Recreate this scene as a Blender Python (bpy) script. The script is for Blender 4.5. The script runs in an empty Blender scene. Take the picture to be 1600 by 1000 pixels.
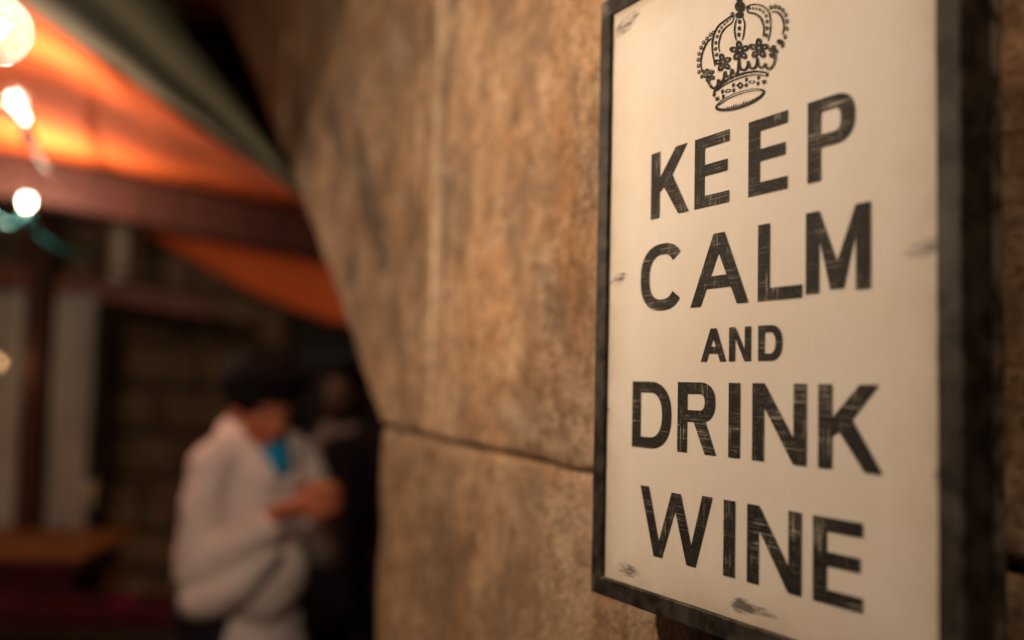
import bpy, bmesh, math, random
from mathutils import Vector, Matrix, Euler, noise

rnd = random.Random(7)
R = math.radians
scene = bpy.context.scene

# ------------------------------------------------------------------ camera
EYE = 1.55
F, YAW, PITCH, ROLL = 1556.0, R(27.654), R(3.690), R(1.315)
cd = bpy.data.cameras.new('camera')
cam = bpy.data.objects.new('camera', cd)
scene.collection.objects.link(cam)
cd.sensor_width = 36.0
cd.lens = 36.0 * F / 1600.0
cd.clip_start, cd.clip_end = 0.02, 400.0
cam.matrix_world = Matrix.Translation((0, 0, EYE)) @ Matrix.Rotation(R(90) + PITCH, 4, 'X') @ Matrix.Rotation(ROLL, 4, 'Z')
cd.dof.use_dof = True
cd.dof.focus_distance = 0.88
cd.dof.aperture_fstop = 1.5
scene.camera = cam

# ------------------------------------------------------------------ night sky
world = bpy.data.worlds.new('World')
scene.world = world
world.use_nodes = True
wn = world.node_tree
sky = wn.nodes.new('ShaderNodeTexSky')
sky.sky_type = 'NISHITA'
sky.sun_disc = False
sky.sun_elevation = R(-6)
sky.sun_rotation = R(200)
wn.links.new(sky.outputs[0], wn.nodes['Background'].inputs[0])
wn.nodes['Background'].inputs[1].default_value = 0.05

scene.view_settings.view_transform = 'Standard'
scene.view_settings.look = 'None'
scene.view_settings.exposure = 0.0
scene.view_settings.gamma = 1.0

LAMP = (1.0, 0.77, 0.56)

# ------------------------------------------------------------------ helpers
def tag(o, label=None, cat=None, group=None, kind=None):
    if label: o['label'] = label
    if cat: o['category'] = cat
    if group: o['group'] = group
    if kind: o['kind'] = kind
    return o

def empty(name, loc=(0, 0, 0), rz=0.0):
    o = bpy.data.objects.new(name, None)
    o.empty_display_size = 0.1
    o.location = loc
    o.rotation_euler = (0, 0, rz)
    scene.collection.objects.link(o)
    return o

def obj(name, bm, m, parent=None, smooth=False):
    me = bpy.data.meshes.new(name)
    bm.normal_update()
    bm.to_mesh(me)
    bm.free()
    if m: me.materials.append(m)
    if smooth:
        for p in me.polygons: p.use_smooth = True
    o = bpy.data.objects.new(name, me)
    scene.collection.objects.link(o)
    if parent: o.parent = parent
    return o

def copy_obj(o, parent, loc, rz=0.0, scale=None):
    c = o.copy()
    scene.collection.objects.link(c)
    c.parent = parent
    c.location = loc
    c.rotation_euler = (0, 0, rz)
    if scale: c.scale = scale
    return c

cr, sr, cp, sp = math.cos(ROLL), math.sin(ROLL), math.cos(PITCH), math.sin(PITCH)
def ray(x, y):
    """world direction of photo pixel (1600x1000)"""
    a, b, c = (x - 800.0) / F, (y - 500.0) / F, 1.0
    x1, y1 = cr * a + sr * b, -sr * a + cr * b
    y2, z2 = cp * y1 - sp * c, sp * y1 + cp * c
    return Vector((x1, z2, -y2))
def at(x, y, depth):
    d = ray(x, y)
    return Vector((0, 0, EYE)) + d * (depth / d.y)

def axes(yaw):
    return Vector((math.sin(yaw), -math.cos(yaw), 0)), Vector((math.cos(yaw), math.sin(yaw), 0))
def onplane(x, y, yaw, D):
    """photo pixel -> (along, up-from-eye) on a vertical plane at distance D whose right axis is given by yaw"""
    ax, nx = axes(yaw)
    d = ray(x, y)
    p = d * (D / d.dot(nx))
    return p.dot(ax), p.z

def add_box(bm, lo, hi, bevel=0.0, seg=1):
    vs = [bm.verts.new((x, y, z)) for x in (lo[0], hi[0]) for y in (lo[1], hi[1]) for z in (lo[2], hi[2])]
    fs = [(0, 1, 3, 2), (4, 6, 7, 5), (0, 4, 5, 1), (2, 3, 7, 6), (0, 2, 6, 4), (1, 5, 7, 3)]
    faces = [bm.faces.new([vs[i] for i in f]) for f in fs]
    if bevel:
        es = list({e for f in faces for e in f.edges})
        bmesh.ops.bevel(bm, geom=es, offset=bevel, segments=seg, affect='EDGES', profile=0.5)

def add_beam(bm, p0, p1, w, h, bevel=0.006, jitter=0.0):
    """box beam from p0 to p1, w wide (horizontal), h high"""
    p0, p1 = Vector(p0), Vector(p1)
    d = (p1 - p0).normalized()
    up = Vector((0, 0, 1)) if abs(d.z) < 0.9 else Vector((0, 1, 0))
    s = d.cross(up).normalized()
    u = s.cross(d)
    n = 8
    rings = []
    for i in range(n + 1):
        c = p0.lerp(p1, i / n) + (s * rnd.uniform(-1, 1) + u * rnd.uniform(-1, 1)) * jitter
        b = bevel
        pr = [(-w/2, -h/2 + b), (-w/2, h/2 - b), (-w/2 + b, h/2), (w/2 - b, h/2), (w/2, h/2 - b), (w/2, -h/2 + b), (w/2 - b, -h/2), (-w/2 + b, -h/2)]
        rings.append([bm.verts.new(c + s * x + u * y) for x, y in pr])
    for a, b in zip(rings, rings[1:]):
        for i in range(8):
            bm.faces.new((a[i], a[(i + 1) % 8], b[(i + 1) % 8], b[i]))
    bm.faces.new(rings[0][::-1]); bm.faces.new(rings[-1])
    bmesh.ops.recalc_face_normals(bm, faces=bm.faces)

def add_tube(bm, pts, rad, seg=8, cap=True):
    pts = [Vector(p) for p in pts]
    rads = rad if isinstance(rad, (list, tuple)) else [rad] * len(pts)
    rings = []
    for i, p in enumerate(pts):
        d = (pts[min(i + 1, len(pts) - 1)] - pts[max(i - 1, 0)]).normalized()
        up = Vector((0, 0, 1)) if abs(d.z) < 0.9 else Vector((0, 1, 0))
        s = d.cross(up).normalized(); u = s.cross(d)
        rings.append([bm.verts.new(p + (s * math.cos(2*math.pi*k/seg) + u * math.sin(2*math.pi*k/seg)) * rads[i]) for k in range(seg)])
    for a, b in zip(rings, rings[1:]):
        for k in range(seg):
            bm.faces.new((a[k], a[(k + 1) % seg], b[(k + 1) % seg], b[k]))
    if cap:
        bm.faces.new(rings[0][::-1]); bm.faces.new(rings[-1])

def add_lathe(bm, prof, seg=32, M=None, cap0=False, cap1=False):
    rings = []
    for r_, z in prof:
        ring = []
        for k in range(seg):
            v = Vector((r_ * math.cos(2*math.pi*k/seg), r_ * math.sin(2*math.pi*k/seg), z))
            ring.append(bm.verts.new(M @ v if M else v))
        rings.append(ring)
    for a, b in zip(rings, rings[1:]):
        for k in range(seg):
            bm.faces.new((a[k], a[(k + 1) % seg], b[(k + 1) % seg], b[k]))
    if cap0: bm.faces.new(rings[0][::-1])
    if cap1: bm.faces.new(rings[-1])

def spline(pts, n=8):
    pts = [Vector(p) for p in pts]
    out = []
    for i in range(len(pts) - 1):
        p0, p1, p2, p3 = pts[max(i - 1, 0)], pts[i], pts[i + 1], pts[min(i + 2, len(pts) - 1)]
        for k in range(n):
            t = k / n
            out.append(0.5 * ((2 * p1) + (p2 - p0) * t + (2 * p0 - 5 * p1 + 4 * p2 - p3) * t * t + (3 * p1 - p0 - 3 * p2 + p3) * t ** 3))
    out.append(pts[-1])
    return out

SIGN_D = 0.556                     # distance of the sign's plane
WYAW = YAW - R(2.0)
aw, nw = axes(WYAW)
as_, ns = axes(YAW)
WD = (ns * (SIGN_D + .047) + as_ * onplane(1509, 500, YAW, SIGN_D)[0]).dot(nw)

# ------------------------------------------------------------------ materials
class NT:
    def __init__(s, name):
        s.m = bpy.data.materials.new(name)
        s.m.use_nodes = True
        s.t = s.m.node_tree
        s.b = s.t.nodes['Principled BSDF']
        s.out = s.t.nodes['Material Output']
        s.co = s.t.nodes.new('ShaderNodeTexCoord').outputs['Object']
    def n(s, typ, **kw):
        nd = s.t.nodes.new('ShaderNode' + typ)
        for k, v in kw.items(): setattr(nd, k, v)
        return nd
    def link(s, a, b): s.t.links.new(a, b)
    def put(s, sock, v):
        if hasattr(v, 'is_linked'): s.link(v, sock)
        else: sock.default_value = v
    def map(s, scale=(1, 1, 1), loc=(0, 0, 0), rot=(0, 0, 0), co=None):
        nd = s.n('Mapping')
        nd.inputs['Location'].default_value = loc
        nd.inputs['Rotation'].default_value = rot
        nd.inputs['Scale'].default_value = scale
        s.link(co or s.co, nd.inputs['Vector'])
        return nd.outputs[0]
    def noise(s, scale=5, detail=4, rough=.5, co=None, dist=0.0):
        nd = s.n('TexNoise')
        nd.inputs['Scale'].default_value = scale
        nd.inputs['Detail'].default_value = detail
        nd.inputs['Roughness'].default_value = rough
        nd.inputs['Distortion'].default_value = dist
        s.link(co or s.co, nd.inputs['Vector'])
        return nd.outputs['Fac']
    def ramp(s, v, stops):
        nd = s.n('ValToRGB')
        e = nd.color_ramp.elements
        while len(e) < len(stops): e.new(0.5)
        for el, (p, c) in zip(e, stops):
            el.position = p
            el.color = (c, c, c, 1) if isinstance(c, (int, float)) else (*c, 1)
        s.link(v, nd.inputs[0])
        return nd.outputs[0]
    def mix(s, f, a, b, mode='MIX'):
        nd = s.n('Mix', data_type='RGBA', blend_type=mode)
        s.put(nd.inputs[0], f)
        s.put(nd.inputs[6], (*a, 1) if isinstance(a, tuple) else a)
        s.put(nd.inputs[7], (*b, 1) if isinstance(b, tuple) else b)
        return nd.outputs[2]
    def math(s, op, a, b=0.0, c=0.0):
        nd = s.n('Math', operation=op)
        s.put(nd.inputs[0], a); s.put(nd.inputs[1], b); s.put(nd.inputs[2], c)
        return nd.outputs[0]
    def bump(s, h, strength=.3, dist=.01):
        nd = s.n('Bump')
        nd.inputs['Strength'].default_value = strength
        nd.inputs['Distance'].default_value = dist
        s.link(h, nd.inputs['Height'])
        s.link(nd.outputs[0], s.b.inputs['Normal'])
    def base(s, c, rough=.8, spec=.3):
        s.put(s.b.inputs['Base Color'], (*c, 1) if isinstance(c, tuple) else c)
        s.put(s.b.inputs['Roughness'], rough)
        s.b.inputs['Specular IOR Level'].default_value = spec
        return s

MAT = {}
def simple(name, c, rough=.7, spec=.3, var=.25, scale=8, bump=0.0, stretch=(1, 1, 1), metal=0.0):
    t = NT(name)
    f = t.noise(scale, 6, .6, t.map(stretch))
    dark = tuple(v * (1 - var) for v in c); lite = tuple(min(1, v * (1 + var)) for v in c)
    t.base(t.ramp(f, [(.3, dark), (.7, lite)]), rough, spec)
    t.b.inputs['Metallic'].default_value = metal
    if bump: t.bump(f, .5, bump)
    MAT[name] = t.m
    return t.m

# tan sandstone of the near wall: patches, stains, veins, pitting
def stone_material(name, gain=1.0, streaks=None):
    t = NT(name)
    oi = t.n('ObjectInfo').outputs['Random']
    off = t.n('CombineXYZ'); t.link(t.math('MULTIPLY', oi, 7.0), off.inputs[1])
    va = t.n('VectorMath', operation='ADD'); t.link(t.co, va.inputs[0]); t.link(off.outputs[0], va.inputs[1])
    co = va.outputs[0]
    warp = t.n('TexNoise'); warp.inputs['Scale'].default_value = 4; t.link(co, warp.inputs['Vector'])
    wv = t.n('VectorMath', operation='MULTIPLY_ADD'); t.link(warp.outputs['Color'], wv.inputs[0]); wv.inputs[1].default_value = (.10, .10, .10); t.link(co, wv.inputs[2])
    wco = wv.outputs[0]
    g = gain
    big = t.noise(2.0, 7, .70, t.map((1.1, 1, .9), co=wco))
    c = t.ramp(big, [(.28, (.20*g, .128*g, .080*g)), (.42, (.34*g, .212*g, .125*g)), (.54, (.46*g, .284*g, .162*g)), (.72, (.54*g, .365*g, .225*g))])
    # orange iron staining
    c = t.mix(t.ramp(t.noise(4.5, 6, .72, t.map((1, 1, .85), (3, 1, 2), co=wco)), [(.48, 0.0), (.72, .6)]), c, (.44*g, .205*g, .070*g))
    # pale lime bloom
    c = t.mix(t.ramp(t.noise(2.6, 6, .7, t.map((1.2, 1, .85), (9, 4, 1), co=wco)), [(.52, 0.0), (.70, .65)]), c, (.53*g, .41*g, .30*g))
    # brown-grey clouding
    c = t.mix(t.ramp(t.noise(6.5, 7, .75, t.map((1, 1, .7), (2, 9, 4), co=wco)), [(.47, 0.0), (.64, .85)]), c, (.165*g, .115*g, .078*g))
    # grey-black lichen streaks running down
    st = t.ramp(t.noise(2.0, 6, .7, t.map((5.5, 1, 1.1), (1, 7, 5), (0, R(14), 0), co=wco)), [(.59, 0.0), (.70, .7)])
    c = t.mix(st, c, (.115*g, .088*g, .06*g))
    if streaks:
        sep = t.n('SeparateXYZ'); t.link(t.co, sep.inputs[0])
        rag = t.math('MULTIPLY_ADD', t.noise(16, 6, .75), 2.4, -1.2)
        for (xa, ya, xb, yb, wd, k, col) in streaks:
            a0, z0 = onplane(xa, ya, WYAW, WD); a1, z1 = onplane(xb, yb, WYAW, WD)
            z0 += EYE; z1 += EYE
            L = math.hypot(a1 - a0, z1 - z0) / 2; ca, sa = (a1 - a0) / (2 * L), (z1 - z0) / (2 * L)
            dx = t.math('SUBTRACT', sep.outputs[0], (a0 + a1) / 2); dz = t.math('SUBTRACT', sep.outputs[2], (z0 + z1) / 2)
            u = t.math('ADD', t.math('MULTIPLY', dx, ca / L), t.math('MULTIPLY', dz, sa / L))
            v = t.math('ADD', t.math('MULTIPLY', dx, -sa / wd), t.math('MULTIPLY', dz, ca / wd))
            q = t.math('SUBTRACT', 1.0, t.math('ADD', t.math('MULTIPLY', u, u), t.math('MULTIPLY', v, v)))
            mk = t.math('MULTIPLY', t.ramp(t.math('ADD', q, rag), [(.0, 0.0), (.75, 1.0)]), k)
            mk = t.math('MULTIPLY', mk, t.ramp(t.math('ADD', q, .9), [(.0, 0.0), (.6, 1.0)]))
            c = t.mix(mk, c, col)
    # mottling and pitted specks
    m0 = t.noise(11, 8, .78, t.map((1, 1, .8), (6, 3, 1), co=co))
    c = t.mix(t.ramp(m0, [(.36, .8), (.49, 0.0)]), c, (.15*g, .088*g, .046*g))
    c = t.mix(t.ramp(m0, [(.53, 0.0), (.66, .7)]), c, (.56*g, .41*g, .27*g))
    mot = t.noise(30, 8, .75, co=co)
    c = t.mix(t.ramp(mot, [(.36, .7), (.51, 0.0)]), c, (.135*g, .075*g, .036*g))
    pit = t.noise(150, 4, .65, co=co)
    area = t.ramp(t.noise(3.2, 3, .5, t.map(loc=(5, 2, 8), co=co)), [(.42, 0.0), (.6, 1.0)])
    pm = t.math('MULTIPLY', t.ramp(pit, [(.40, 1.0), (.50, 0.0)]), t.math('MULTIPLY_ADD', area, .65, .18))
    c = t.mix(pm, c, (.13*g, .068*g, .03*g))
    t.base(c, t.ramp(big, [(.3, .92), (.7, .78)]), .22)
    h = t.math('ADD', t.math('ADD', t.math('MULTIPLY', mot, .7), t.math('MULTIPLY', m0, .6)), t.math('MULTIPLY', pit, .3))
    h = t.math('ADD', h, t.math('MULTIPLY', t.noise(480, 3, .6, co=co), .1))
    t.bump(h, 1.0, .012)
    MAT[name] = t.m
    return t.m
LICH, PALE, RUST = (.105, .082, .058), (.54, .41, .29), (.42, .20, .075)
stone_material('sandstone', 1.22, [(552, 190, 612, 450, .060, .95, LICH), (558, 385, 545, 455, .032, .85, LICH), (505, 130, 540, 270, .05, .8, LICH), (455, 120, 500, 330, .05, .65, LICH), (640, 250, 650, 420, .03, .5, LICH), (668, 5, 676, 85, .016, .8, LICH), (716, -30, 704, 35, .02, .7, LICH),
    (608, 420, 640, 600, .025, .55, LICH), (684, 170, 692, 235, .008, .7, LICH), (500, 300, 560, 560, .035, .6, PALE), (600, 30, 640, 110, .05, .5, PALE), (690, -20, 672, 640, .028, .75, PALE), (707, -20, 686, 640, .009, .9, LICH), (672, -20, 656, 640, .010, .9, LICH), (760, 640, 930, 680, .035, .6, PALE),
    (870, 60, 905, 560, .035, .55, RUST), (690, 580, 692, 592, .008, .9, (.10, .045, .02)), (640, 800, 720, 990, .09, .5, (.16, .105, .07)), (830, 400, 900, 560, .03, .5, LICH), (900, 80, 905, 250, .012, .5, LICH)])
stone_material('far_stone', 1.0)
simple('mortar', (.20, .145, .095), .95, .1, .4, 30, .004)
simple('pale_mortar', (.44, .325, .225), .95, .1, .35, 40, .004)

# painted sign panel: cream paint with brushed weave, grime and rubbed dark marks
MARKS = [(980, 37, .026, .010, 12, .95), (967, 436, .020, .006, 8, .85), (981, 891, .022, .0075, 0, .95), (1160, 948, .016, .008, 0, 1.2), (1180, 953, .030, .005, -2, .9), (1446, 388, .022, .008, 6, .7), (1470, 62, .006, .030, 0, .55), (1467, 750, .006, .012, 0, .6), (950, 640, .004, .006, 0, .7)]
def panel_material():
    t = NT('cream_paint')
    wx = t.noise(1, 4, .6, t.map((900, 1, 22)))
    wz = t.noise(1, 4, .6, t.map((20, 1, 800), (3, 0, 1)))
    weave = t.math('ADD', t.math('MULTIPLY', wx, .55), t.math('MULTIPLY', wz, .45))
    c = t.ramp(weave, [(.32, (.665, .60, .515)), (.5, (.69, .635, .57)), (.68, (.71, .655, .595))])
    big = t.noise(6, 5, .6)
    c = t.mix(t.ramp(big, [(.30, .55), (.66, 0.0)]), c, (.63, .53, .41))
    c = t.mix(t.ramp(t.noise(38, 6, .75, t.map(loc=(1, 3, 3))), [(.58, 0.0), (.78, .4)]), c, (.52, .42, .31))
    # hair-fine dark vertical scuffs
    sc = t.math('MULTIPLY', t.ramp(t.noise(1, 3, .6, t.map((1100, 1, 60), (0, 0, 9))), [(.66, 0.0), (.72, .7)]), t.ramp(t.noise(14, 4, .6, t.map(loc=(7, 7, 7))), [(.5, 0.0), (.64, 1.0)]))
    c = t.mix(sc, c, (.28, .22, .16))
    # fly specks
    sp_ = t.n('TexVoronoi'); sp_.inputs['Scale'].default_value = 70; t.link(t.co, sp_.inputs['Vector'])
    c = t.mix(t.math('MULTIPLY', t.ramp(sp_.outputs['Distance'], [(.05, 1.0), (.09, 0.0)]), t.ramp(t.noise(9, 2, .5, t.map(loc=(2, 2, 5))), [(.6, 0.0), (.66, .8)])), c, (.16, .12, .09))
    # grime gathered against the frame
    sep = t.n('SeparateXYZ'); t.link(t.co, sep.inputs[0])
    hw, zc, hh = (PR - PL) / 2, (PB + PT) / 2 - SZ0, (PT - PB) / 2
    ex = t.math('SUBTRACT', hw, t.math('ABSOLUTE', sep.outputs[0]))
    ez = t.math('SUBTRACT', hh, t.math('ABSOLUTE', t.math('SUBTRACT', sep.outputs[2], zc)))
    ed = t.math('ADD', t.math('MINIMUM', ex, ez), t.math('MULTIPLY_ADD', t.noise(24, 6, .7), .05, -.025))
    c = t.mix(t.ramp(t.math('MULTIPLY', ed, 20.0), [(.0, .55), (.25, .25), (.9, 0.0)]), c, (.40, .31, .215))
    # rubbed dark marks along the edges
    strk = t.noise(1, 5, .75, t.map((55, 1, 760), (2, 0, 3), (0, R(-3), 0)))
    tot = None
    for (px, py, rx, rz, ang, k) in MARKS:
        a, b = onplane(px, py, YAW, SIGN_D)
        a -= SX0; b -= SZ0
        ca, sa = math.cos(R(ang)), math.sin(R(ang))
        dx = t.math('SUBTRACT', sep.outputs[0], a); dz = t.math('SUBTRACT', sep.outputs[2], b)
        u = t.math('ADD', t.math('MULTIPLY', dx, ca / rx), t.math('MULTIPLY', dz, sa / rx))
        v = t.math('ADD', t.math('MULTIPLY', dx, -sa / rz), t.math('MULTIPLY', dz, ca / rz))
        q = t.math('ADD', t.math('MULTIPLY', u, u), t.math('MULTIPLY', v, v))
        mk = t.math('MAXIMUM', t.math('SUBTRACT', 1.0, q), 0.0)
        mk = t.math('MULTIPLY', mk, k)
        tot = mk if tot is None else t.math('ADD', tot, mk)
    val = t.math('ADD', t.math('MULTIPLY', tot, .62), t.math('MULTIPLY_ADD', strk, 4.6, -2.3))
    msk = t.math('MULTIPLY', t.ramp(val, [(.18, 0.0), (.62, .85)]), t.ramp(tot, [(.0, 0.0), (.3, 1.0)]))
    c = t.mix(msk, c, (.05, .043, .036))
    t.base(c, .6, .2)
    t.bump(weave, .2, .0005)
    MAT['cream_paint'] = t.m

def print_material():
    t = NT('worn_black_print')
    hx = t.noise(1, 5, .7, t.map((11, 1, 1000), (0, 0, 4), (0, R(-1.2), 0)))
    vx = t.noise(1, 4, .7, t.map((1050, 1, 16), (6, 0, 2)))
    area = t.noise(13, 5, .7)
    ar2 = t.noise(17, 5, .7, t.map(loc=(4, 4, 9)))
    a1 = t.math('MULTIPLY_ADD', area, .62, t.math('SUBTRACT', hx, .04))
    a2 = t.math('MULTIPLY_ADD', ar2, .72, t.math('SUBTRACT', vx, .04))
    m1 = t.ramp(a1, [(.86, 0.0), (.97, .8)])
    m2 = t.ramp(a2, [(.95, 0.0), (1.05, .85)])
    m = t.math('MAXIMUM', m1, m2)
    fine = t.ramp(t.noise(700, 3, .6), [(.60, 0.0), (.75, .35)])
    m = t.math('MAXIMUM', m, fine)
    base = t.ramp(hx, [(.3, (.010, .009, .008)), (.75, (.028, .025, .021))])
    chip = t.ramp(t.noise(90, 6, .75, t.map((1, 1, 1.3))), [(.66, 0.0), (.70, .8)])
    m = t.math('MAXIMUM', m, t.math('MULTIPLY', chip, t.ramp(ar2, [(.45, 0.0), (.6, 1.0)])))
    c = t.mix(m, base, (.55, .48, .38))
    t.base(c, .65, .1)
    MAT['worn_black_print'] = t.m

def frame_material():
    t = NT('worn_black_wood')
    gr = t.noise(1, 6, .65, t.map((60, 60, 60)))
    w = t.noise(7, 6, .65)
    c = t.ramp(gr, [(.3, (.005, .004, .0033)), (.7, (.016, .0125, .010))])
    c = t.mix(t.ramp(w, [(.45, 0.0), (.68, .6)]), c, (.024, .019, .015))
    scr = t.ramp(t.noise(1, 4, .7, t.map((260, 260, 12))), [(.62, 0.0), (.72, .45)])
    c = t.mix(scr, c, (.13, .105, .08))
    # paint rubbed off the arrises
    ge = t.n('NewGeometry')
    ed = t.math('MULTIPLY', t.ramp(ge.outputs['Pointiness'], [(.51, 0.0), (.58, 1.0)]), t.ramp(t.noise(40, 4, .6), [(.42, .1), (.6, .8)]))
    c = t.mix(ed, c, (.24, .20, .16))
    t.base(c, t.ramp(w, [(.3, .42), (.7, .65)]), .14)
    t.bump(gr, .3, .001)
    MAT['worn_black_wood'] = t.m
frame_material()
simple('raw_back', (.12, .075, .045), .85, .2, .4, 20, .002)

def wood(name, c, var=.35):
    t = NT(name)
    gr = t.noise(1, 6, .65, t.map((22, 22, 1.6)))
    t.base(t.ramp(gr, [(.3, tuple(v * (1 - var) for v in c)), (.7, tuple(v * (1 + var) for v in c))]), .6, .3)
    t.bump(gr, .4, .004)
    MAT[name] = t.m
wood('red_brown_timber', (.055, .017, .011))
wood('rail_timber', (.17, .05, .03))
wood('dark_timber', (.035, .02, .013))
wood('pale_timber', (.42, .33, .25))
wood('honey_wood', (.22, .085, .026))
simple('paving', (.10, .075, .055), .85, .2, .4, 3, .01)

def cloth(name, c, trans=.4, var=.15, scale=5, stripes=None):
    t = NT(name)
    f = t.noise(scale, 5, .6)
    col = t.ramp(f, [(.3, tuple(v * (1 - var) for v in c)), (.7, tuple(min(1, v * (1 + var)) for v in c))])
    if stripes:
        uv = t.n('UVMap').outputs[0]
        sx = t.n('SeparateXYZ'); t.link(uv, sx.inputs[0])
        col2 = t.ramp(sx.outputs[0], stripes)
        col = t.mix(.12, col2, col)
    t.base(col, .9, .1)
    wv = t.math('ADD', t.noise(1, 2, .5, t.map((900, 900, 90))), t.noise(1, 2, .5, t.map((90, 90, 900))))
    t.bump(wv, .2, .0008)
    if trans:
        tr = t.n('BsdfTranslucent'); t.link(col, tr.inputs[0])
        mx = t.n('MixShader'); mx.inputs[0].default_value = trans
        t.link(t.b.outputs[0], mx.inputs[1]); t.link(tr.outputs[0], mx.inputs[2])
        t.link(mx.outputs[0], t.out.inputs['Surface'])
    MAT[name] = t.m
cloth('orange_canvas', (.80, .155, .04), .22, .12, 3)
DG, LG, MG = (.075, .085, .06), (.40, .37, .28), (.20, .20, .145)
cloth('striped_canvas', (.3, .28, .22), .25, .2, 6, stripes=[(0.0, (.02, .025, .012)), (.10, (.035, .042, .022)), (.2, (.14, .145, .09)), (.32, (.30, .29, .205)), (.42, (.14, .145, .095)), (.50, (.03, .035, .022)), (.64, (.035, .04, .025)), (.74, (.33, .30, .22)), (.88, (.58, .52, .41)), (1.0, (.45, .39, .29))])
cloth('grey_curtain', (.56, .51, .46), .25, .15, 4)
cloth('dark_red_cloth', (.042, .006, .012), 0, .3, 9)
cloth('magenta_cloth', (.14, .010, .045), 0, .2, 9)
cloth('white_cotton', (.70, .585, .56), 0, .06, 6)
cloth('blue_cotton', (.01, .22, .42), 0, .15, 9)
cloth('black_wool', (.012, .009, .011), 0, .3, 12)
cloth('grey_scarf', (.17, .15, .14), 0, .2, 12)
cloth('dark_denim', (.02, .018, .024), 0, .3, 12)
cloth('pale_cord', (.5, .4, .27), 0, .2, 12)
simple('shaded_skin', (.075, .036, .02), .55, .3, .12, 14)  # darker copy of skin; the second person's shade is put into the colour
simple('skin', (.46, .13, .06), .55, .35, .12, 14)
simple('dark_hair', (.010, .007, .008), .9, .08, .4, 60)
simple('eye', (.22, .19, .17), .2, .5, .05)
simple('terracotta', (.50, .20, .08), .7, .3, .2, 12)
simple('black_rubber', (.015, .013, .012), .5, .4, .2, 10)
simple('teal_cable', (.003, .10, .11), .45, .4, .15, 10)
simple('brass', (.55, .42, .2), .35, .5, .15, 10, metal=.9)
simple('leather', (.02, .014, .011), .45, .4, .3, 20)

def glass_bulb(name, d0, d1):
    t = NT(name)
    tr = t.n('BsdfTransparent'); tr.inputs[0].default_value = (.97, .96, .95, 1)
    gl = t.n('BsdfGlossy'); gl.inputs['Roughness'].default_value = .04
    df = t.n('BsdfTranslucent'); df.inputs[0].default_value = (.85, .84, .83, 1)
    fr = t.n('LayerWeight'); fr.inputs['Blend'].default_value = .35
    dust = t.ramp(t.noise(30, 5, .65), [(.35, d0), (.7, d1)])
    m1 = t.n('MixShader'); t.link(dust, m1.inputs[0]); t.link(tr.outputs[0], m1.inputs[1]); t.link(df.outputs[0], m1.inputs[2])
    m2 = t.n('MixShader'); t.link(t.math('MULTIPLY', fr.outputs['Facing'], .35), m2.inputs[0]); t.link(m1.outputs[0], m2.inputs[1]); t.link(gl.outputs[0], m2.inputs[2])
    t.link(m2.outputs[0], t.out.inputs['Surface'])
    MAT[name] = t.m
glass_bulb('bulb_glass', .0020, .0052)
glass_bulb('frosted_glass', .03, .05)
def emit(name, c, s):
    t = NT(name)
    e = t.n('Emission'); e.inputs[0].default_value = (*c, 1); e.inputs[1].default_value = s
    t.link(e.outputs[0], t.out.inputs['Surface'])
    MAT[name] = t.m
emit('hot_filament', (1, .86, .66), 30)
emit('warm_filament', (1, .55, .22), 14)

# ------------------------------------------------------------------ ground
bm = bmesh.new()
add_box(bm, (-60, -60, -.3), (60, 60, 0))
tag(obj('ground', bm, MAT['paving']), kind='structure')

# ------------------------------------------------------------------ near stone wall
wall = empty('stone_wall', nw * WD, WYAW - R(90))
tag(wall, 'tan sandstone wall of large blocks with a sloping arch edge, behind the framed sign', 'wall')
def wp(x, y):
    a, b = onplane(x, y, WYAW, WD)
    return a, b + EYE

def interp(pts, z):
    if z <= pts[0][1]: return pts[0][0]
    for (x0, z0), (x1, z1) in zip(pts, pts[1:]):
        if z <= z1: return x0 + (x1 - x0) * (z - z0) / (z1 - z0)
    return pts[-1][0]

def warp_params(n, length, fine=.004, steps=4):
    e = [0.0]
    d = fine
    for i in range(steps):
        e.append(e[-1] + d); d *= 1.6
    lo = e[-1]
    mid = [lo + (length - 2 * lo) * i / n for i in range(1, n)]
    full = e + mid + [length - q for q in reversed(e)]
    return [q / length for q in full]

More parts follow.
